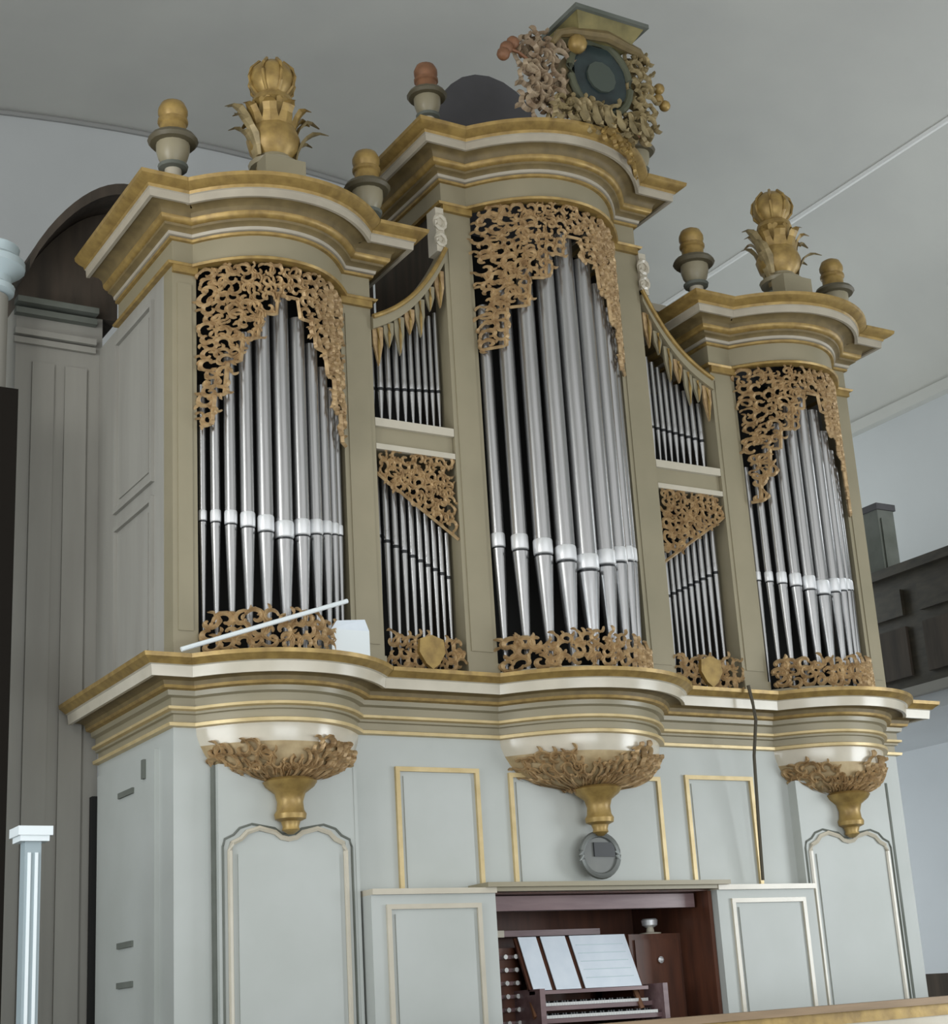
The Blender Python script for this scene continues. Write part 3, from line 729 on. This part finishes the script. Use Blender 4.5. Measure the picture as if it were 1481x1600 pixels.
small_urn((-0.98, -0.03, 4.13), 'small urn with reddish knob on the middle tower, left corner', COPPER, 0.68)
small_urn((0.98, -0.03, 4.13), 'small urn half hidden by the crest on the middle tower, right corner', COPPER, 0.68)
def big_finial(c, label):
    t = thing('flower_finial', label, 'finial', (c, -0.12, 3.20), 'large leafy finials on the side towers')
    LB().lathe([(0.40, 0), (0.37, 0.06), (0.27, 0.14), (0.20, 0.22), (0.15, 0.26)], n=24, sy=0.6).build('mound', mat('blue_green_mound', (0.16, 0.19, 0.175), .7, noise=(.10, .13, .12), scale=7), t, True)
    LB().box(-0.15, 0.15, -0.20, -0.05, 0.0, 0.34).lathe([(0.17, 0.34), (0.18, 0.37), (0.13, 0.40), (0.12, 0.43), (0.16, 0.47)], n=18).build('pedestal', PAINT, t, True)
    LB().lathe([(0.10, 0.40), (0.17, 0.48), (0.19, 0.56), (0.15, 0.68), (0.10, 0.78), (0.09, 0.84)], n=18).build('vase', GILT, t, True)
    lv = LB()
    for i in range(9):
        a = i*2*PI/9; leaf3(lv, (0.12*math.cos(a), 0.12*math.sin(a), 0.46), (math.cos(a), math.sin(a), 0), 0.30, 0.058, 0.16)
    for i in range(7):
        a = 0.3+i*2*PI/7; leaf3(lv, (0.12*math.cos(a), 0.12*math.sin(a), 0.60), (math.cos(a), math.sin(a), 0), 0.24, 0.05, 0.04)
    lv.build('acanthus_leaves', GILT, t)
    for sgn in (-1, 1):
        sp = LB()
        leaf3(sp, (sgn*0.12, 0, 0.38), (sgn, 0, 0), 0.38, 0.06, 0.24)
        leaf3(sp, (sgn*0.12, 0.02, 0.50), (sgn*0.97, 0.2, 0), 0.30, 0.055, 0.20)
        leaf3(sp, (sgn*0.12, -0.02, 0.30), (sgn*0.97, -0.2, 0), 0.26, 0.055, 0.16)
        leaf3(sp, (sgn*0.14, -0.06, 0.40), (sgn*0.9, -0.4, 0), 0.22, 0.045, 0.24)
        leaf3(sp, (sgn*0.12, 0.06, 0.40), (sgn*0.9, 0.4, 0), 0.26, 0.045, 0.18)
        sp.build('side_spray', CREST, t)
    LB().lathe([(0.10, 0.82), (0.15, 0.86), (0.14, 0.90), (0.10, 0.92), (0.145, 0.97), (0.165, 1.04), (0.15, 1.12), (0.09, 1.18), (0.02, 1.20)], n=18).build('flame_knob', GILT, t, True)
    rb = LB()
    for i in range(8):
        a = i*2*PI/8
        rb.tube([(r*math.cos(a), r*math.sin(a), z) for r, z in ((0.11, 0.93), (0.155, 0.98), (0.172, 1.05), (0.155, 1.12), (0.09, 1.19))], 0.013, 5)
    rb.build('knob_ribs', GILT, t)
big_finial(-2.3, 'large gilt leafy finial crowning the left side tower')
big_finial(2.3, 'large gilt leafy finial crowning the right side tower')

# ------------------------------------------------------------------ crest on the middle tower
cy = -0.66
cr = thing('cartouche_crest', 'carved cartouche with dark oval and crown over the middle tower', 'crest', (0.1, cy, 4.15))
def cw_(b): b.local = False; return b
OX, OZ = 0.17, 4.62
def ell(rx, rz, n, y, ox=OX, oz=OZ): return [(ox+rx*math.cos(-i*2*PI/n+0.39), oz+rz*math.sin(-i*2*PI/n+0.39)) for i in range(n)]
MB().prism(ell(0.31, 0.345, 8, 0), cy, cy+0.14).build('back_shield', CREST, cr)
MB().prism(ell(0.255, 0.29, 8, 0), cy-0.035, cy).build('dark_oval', GLASS, cr)
MB().prism(ell(0.13, 0.13, 12, 0), cy-0.055, cy-0.035).build('oval_boss', mat('boss_grey', (0.06, 0.075, 0.06), 0.5), cr)
MB().tube([(x, cy-0.03, z) for x, z in ell(0.275, 0.315, 24, 0)], 0.032, 8, closed=True).build('oval_frame', mat('weathered_frame', (0.08, 0.085, 0.05), .6), cr, True)
# crown canopy
crn = MB()
def frus(b, x0, x1, y0, y1, z0, X0, X1, Y0, Y1, z1):
    b.add([(x0,y0,z0),(x1,y0,z0),(x1,y1,z0),(x0,y1,z0),(X0,Y0,z1),(X1,Y0,z1),(X1,Y1,z1),(X0,Y1,z1)],
          [(0,3,2,1),(4,5,6,7),(0,1,5,4),(1,2,6,5),(2,3,7,6),(3,0,4,7)])
frus(crn, -0.04, 0.42, cy-0.10, cy+0.20, 4.91, -0.10, 0.52, cy-0.18, cy+0.26, 5.06)
crn.build('crown_canopy', mat('olive_gilding', (0.24, 0.20, 0.075), .5, .1, noise=(.13, .11, .04), scale=7), cr)
MB().box(-0.13, 0.55, cy-0.21, cy+0.29, 5.06, 5.095).build('crown_top', GREENWOOD, cr)
MB().tube([(-0.26, cy-0.05, 4.80), (-0.20, cy-0.06, 4.89), (-0.10, cy-0.08, 4.92), (0.2, cy-0.12, 4.94), (0.44, cy-0.08, 4.93), (0.56, cy-0.04, 4.95), (0.66, cy, 4.90)], [0.02, 0.035, 0.04, 0.045, 0.04, 0.035, 0.02], 8).build('crown_swag', OCHRE, cr, True)
def blob(c, r, mt, name, n=10):
    MB().lathe([(r*math.sin(PI*i/6)+0.001, -r*math.cos(PI*i/6)) for i in range(7)], c, n).build(name, mt, cr, True)
blob((-0.06, cy-0.09, 4.82), 0.075, GILT, 'rosette'); 
# foliage at both sides and beneath
def clump(poly_box, seed, r, name, mt, y, inside=lambda a, z: True, th=0.035):
    foliage(flatS(y), inside, poly_box, r, seed, th, 1.1).build(name, mt, cr)
    foliage(flatS(y+0.08), inside, poly_box, r, seed+100, th, 1.1).build(name, mt, cr)
clump((-0.52, -0.14, 4.22, 4.86), 71, 0.085, 'left_scrollwork', mat('pale_scroll_gilding', (0.42, 0.33, 0.22), .5, .1, noise=(.20, .13, .075), scale=9), cy-0.02, lambda a, z: True)
clump((0.46, 0.66, 4.30, 4.95), 81, 0.075, 'right_scrollwork', CREST, cy-0.02)
clump((-0.28, 0.62, 4.16, 4.36), 91, 0.075, 'lower_scrollwork', CREST, cy-0.06)
sp = MB()
for i in range(6):
    leaf3(sp, (-0.05+i*0.11, cy-0.08, 4.34), (0.2*(i-2.5)/2.5, -1, 0), -0.20, 0.04, 0.10)
sp.build('hanging_leaves', CREST, cr)
for (x, z) in ((-0.66, 4.66), (-0.60, 4.72), (-0.69, 4.60)): blob((x, cy-0.02, z), 0.05, COPPER, 'red_blossom')
MB().tube([(-0.45, cy, 4.62), (-0.55, cy-0.01, 4.66), (-0.64, cy-0.02, 4.66)], 0.014, 6).build('stem', COPPER, cr)
for (x, z) in ((0.74, 4.60), (0.80, 4.56), (0.76, 4.70)): blob((x, cy, z), 0.045, GILT, 'gilt_blossom')
MB().tube([(0.55, cy, 4.62), (0.66, cy-0.01, 4.60), (0.76, cy, 4.60)], 0.014, 6).build('stem', GILT, cr)
# foliage creeping down over the right half of the cornice
S = lambda a, z: (Vector((a, -0.42*(1-min(1, abs(a/0.675))**2.2)-0.35, z)), Vector((0.3, -1, 0)).normalized())
foliage(S, lambda a, z: True, (0.12, 0.66, 4.05, 4.22), 0.065, 95, 0.03, 1.1).build('cornice_foliage', GILT, cr)

# dark swell box behind the middle tower
sb = thing('swell_box', 'dark round-topped box rising behind the middle tower cornice', 'organ case', (0.2, 1.3, 4.1))
pts = [(-0.35, 4.10)]+[(0.2-0.55*math.cos(q*PI/12), 4.95+0.62*math.sin(q*PI/12)) for q in range(13)]+[(0.75, 4.10)]
MB().prism(pts, 0.9, 1.5).build('box_body', GREYM, sb)
rb_ = thing('rear_roof', 'dark grey roof board behind the right pipe bay', 'organ case', (1.3, 1.2, 2.6))
MB().box(0.93, 2.6, 1.12, 1.30, 0.1, 3.75).build('rear_board', GREYM, rb_)
MB().box(0.93, 2.6, 1.08, 1.34, 3.75, 3.82).build('rear_board_cap', TRIM, rb_)
bk_ = MB().box(-2.9, -0.9, 1.12, 1.30, 0.1, 3.5).build('left_rear_board', BROWN); tag(bk_, 'dark rear board closing the gap behind the left pipe bay', 'organ case')
